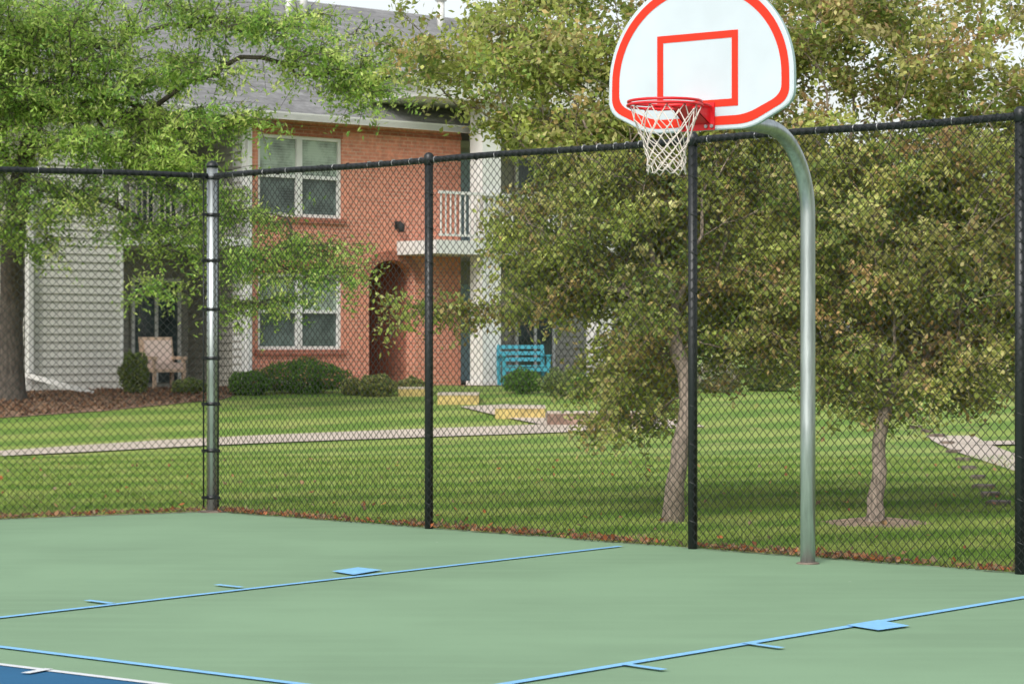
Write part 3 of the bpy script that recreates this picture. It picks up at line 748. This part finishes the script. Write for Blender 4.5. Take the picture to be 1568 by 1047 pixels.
def gbox(name,px0,px1,py,h,depth,mat):
    a=GT(px0,py);b=GT(px1,py); mb=MB(); c=(a+b)/2; d=(b-a)/2; n=Vector((0,depth/2,0))
    mb.obox(c+Vector((0,depth/2,h/2-.03)),d,n,(0,0,h/2+.03),mat)
    mb.obox(c+Vector((0,depth/2,h+.02)),d*1.01,n*1.03,(0,0,.018),CONC); return mb.obj(name)
gbox('concrete_step',758,835,641,.17,1.0,YEL); gbox('concrete_step',670,733,619,.16,1.0,YEL)
gbox('concrete_step',610,660,606,.13,.8,YEL)
gbox('planter_wall',838,1000,652,.20,.35,simple('planter_stone',(.26,.17,.13),.9,var=.4,scale=6))

# ------------------------------------------------------------------ shrubs
def shrub(name,px,py,wpx,hpx,pal,n=3500,ls=.05,depth=None):
    g=GT(px,py); s=g.y/F; rx=wpx*s/2; rz=hpx*s/2; ry=depth or rx*.8
    root=empty(name,g); r=np.random.default_rng(int(px))
    d=r.normal(size=(n,3)); d/=np.linalg.norm(d,axis=1)[:,None]
    bump=1+.12*np.sin(d[:,0]*7+px)+.10*np.sin(d[:,2]*9+d[:,1]*6)
    rad=(r.random(n)**(1/6))*bump
    C=d*rad[:,None]*np.array([rx,ry,rz])+np.array([0,0,rz*.9]); ok=C[:,2]>.0; C=C[ok]
    pal=np.array(pal); col=pal[r.integers(len(pal),size=len(C))]*(0.8+.4*r.random(len(C)))[:,None]
    V=leaf_quads(C,np.full(len(C),ls)*(.7+.6*r.random(len(C))),np.full(len(C),ls*.6)); poly_mesh('leaves',V,4,col,LEAF,root)
    mb=MB()
    for k in range(9):
        a=r.random()*6.28; mb.tube([(0,0,-.05),(math.cos(a)*rx*.3,math.sin(a)*ry*.3,rz*.7),(math.cos(a)*rx*.7,math.sin(a)*ry*.7,rz*1.3)],[.02,.012,.005],BARKD,5)
    mb.obj('stems',root)
box_=sc([(0.06,0.12,0.025),(0.08,0.15,0.035),(0.11,0.18,0.04)],2.0)
oli=sc([(0.13,0.17,0.06),(0.18,0.20,0.08),(0.09,0.13,0.04)],1.9)
gr=sc([(0.20,0.22,0.08),(0.26,0.24,0.10),(0.14,0.18,0.06)],1.8)
pal_=[(0.55,0.57,0.44),(0.6,0.52,0.46),(0.3,0.36,0.15)]
for a in [('boxwood_shrub',466,601,124,54,box_,7000,.055),('boxwood_shrub',383,604,68,38,box_,4000,.05),('boxwood_shrub',290,603,50,26,oli,2500,.05),
          ('juniper_shrub',205,602,48,66,oli,3500,.06),('boxwood_shrub',800,602,56,40,box_,2500,.05),('boxwood_shrub',858,606,66,44,oli,3000,.05),
          ('ornamental_grass',578,606,56,34,gr,2600,.08),('ornamental_grass',540,604,36,26,gr,1500,.08),('ornamental_grass',630,604,40,28,gr,1500,.08),
          ('boxwood_shrub',895,610,50,40,box_,2500,.05),('hydrangea_shrub',1095,600,66,52,pal_,3500,.09),('boxwood_shrub',1010,606,80,40,oli,3000,.06),
          ('boxwood_shrub',1180,598,90,50,oli,3500,.07),('boxwood_shrub',1270,604,90,60,box_,3500,.07),('boxwood_shrub',1380,600,100,50,oli,3500,.07),('boxwood_shrub',1480,600,110,60,box_,3500,.07),('hydrangea_shrub',1550,598,60,40,pal_,2500,.09)]:
    shrub(*a)

# ------------------------------------------------------------------ bench and chair
p=GT(802,590); bench=empty('garden_bench',(p.x,p.y,p.z),.25); mb=MB()
for x in (-.48,.48):
    mb.box(x-.035,x+.035,-.25,-.18,0,.62,TEAL); mb.obox((x,.26,.42),(.035,0,0),(0,.03,0),(0,.06,.44),TEAL); mb.box(x-.05,x+.05,-.30,.24,.62,.65,TEAL)
for y in (-.19,-.08,.03,.14): mb.box(-.5,.5,y-.045,y+.045,.40,.43,TEAL)
for z in (.55,.68,.81): mb.obox((0,.255+(z-.42)*.14,z),(.5,0,0),(0,.012,0),(0,.006,.04),TEAL)
mb.box(-.445,.445,-.235,-.20,.3,.38,TEAL)
mb.obj('bench_frame',bench)
w_=loc2w(uat(250,-.4),-.4); ch=empty('patio_chair',(w_[0],w_[1],H(*w_)),.55); mb=MB()
for x in (-.3,.3):
    for y in (-.28,.28): mb.box(x-.03,x+.03,y-.03,y+.03,0,.42,TAN)
    mb.box(x-.05,x+.05,-.32,.32,.58,.64,TAN); mb.box(x-.03,x+.03,-.3,-.24,.42,.58,TAN)
mb.box(-.34,.34,-.32,.32,.34,.40,TAN); mb.box(-.28,.28,-.3,.25,.40,.52,simple('cushion',(.55,.42,.36),.8)); mb.obox((0,.32,.68),(.33,0,0),(0,.05,0),(0,.08,.33),TAN); mb.obox((0,.25,.70),(.27,0,0),(0,.04,0),(0,.07,.25),simple('cushion2',(.58,.46,.40),.8))
mb.obj('chair_frame',ch)

# ------------------------------------------------------------------ light, world, camera
el,az=math.radians(40),math.radians(205)
w=bpy.data.worlds.new('World'); scene.world=w; w.use_nodes=True; nt=w.node_tree; bg=nt.nodes['Background']
sk=nt.nodes.new('ShaderNodeTexSky'); sk.sky_type='NISHITA'; sk.sun_disc=False; sk.sun_elevation=el; sk.sun_rotation=az; sk.dust_density=3.0; sk.air_density=1.2; sk.ozone_density=1.0
hs=nt.nodes.new('ShaderNodeHueSaturation'); hs.inputs['Saturation'].default_value=0.3; hs.inputs['Value'].default_value=1.45
nt.links.new(sk.outputs[0],hs.inputs['Color']); nt.links.new(hs.outputs[0],bg.inputs['Color']); bg.inputs['Strength'].default_value=0.15
sd=bpy.data.lights.new('sun','SUN'); sd.energy=1.8; sd.angle=math.radians(22); sd.color=(1,.96,.9)
so=bpy.data.objects.new('sun',sd); dirv=Vector((math.sin(az)*math.cos(el),math.cos(az)*math.cos(el),math.sin(el)))
so.rotation_euler=dirv.to_track_quat('Z','Y').to_euler(); so.location=(0,0,20); link(so)
cd=bpy.data.cameras.new('camera'); cam=bpy.data.objects.new('camera',cd); link(cam)
cam.location=(0,0,CH); cam.rotation_euler=(math.radians(90),0,0); cd.sensor_width=36; cd.lens=36*F/1568; cd.clip_end=4000; cd.clip_start=.1
cd.dof.use_dof=True; cd.dof.focus_distance=17.0; cd.dof.aperture_fstop=8.0
scene.camera=cam
scene.view_settings.view_transform='Standard'; scene.view_settings.look='None'; scene.view_settings.exposure=0; scene.view_settings.gamma=1
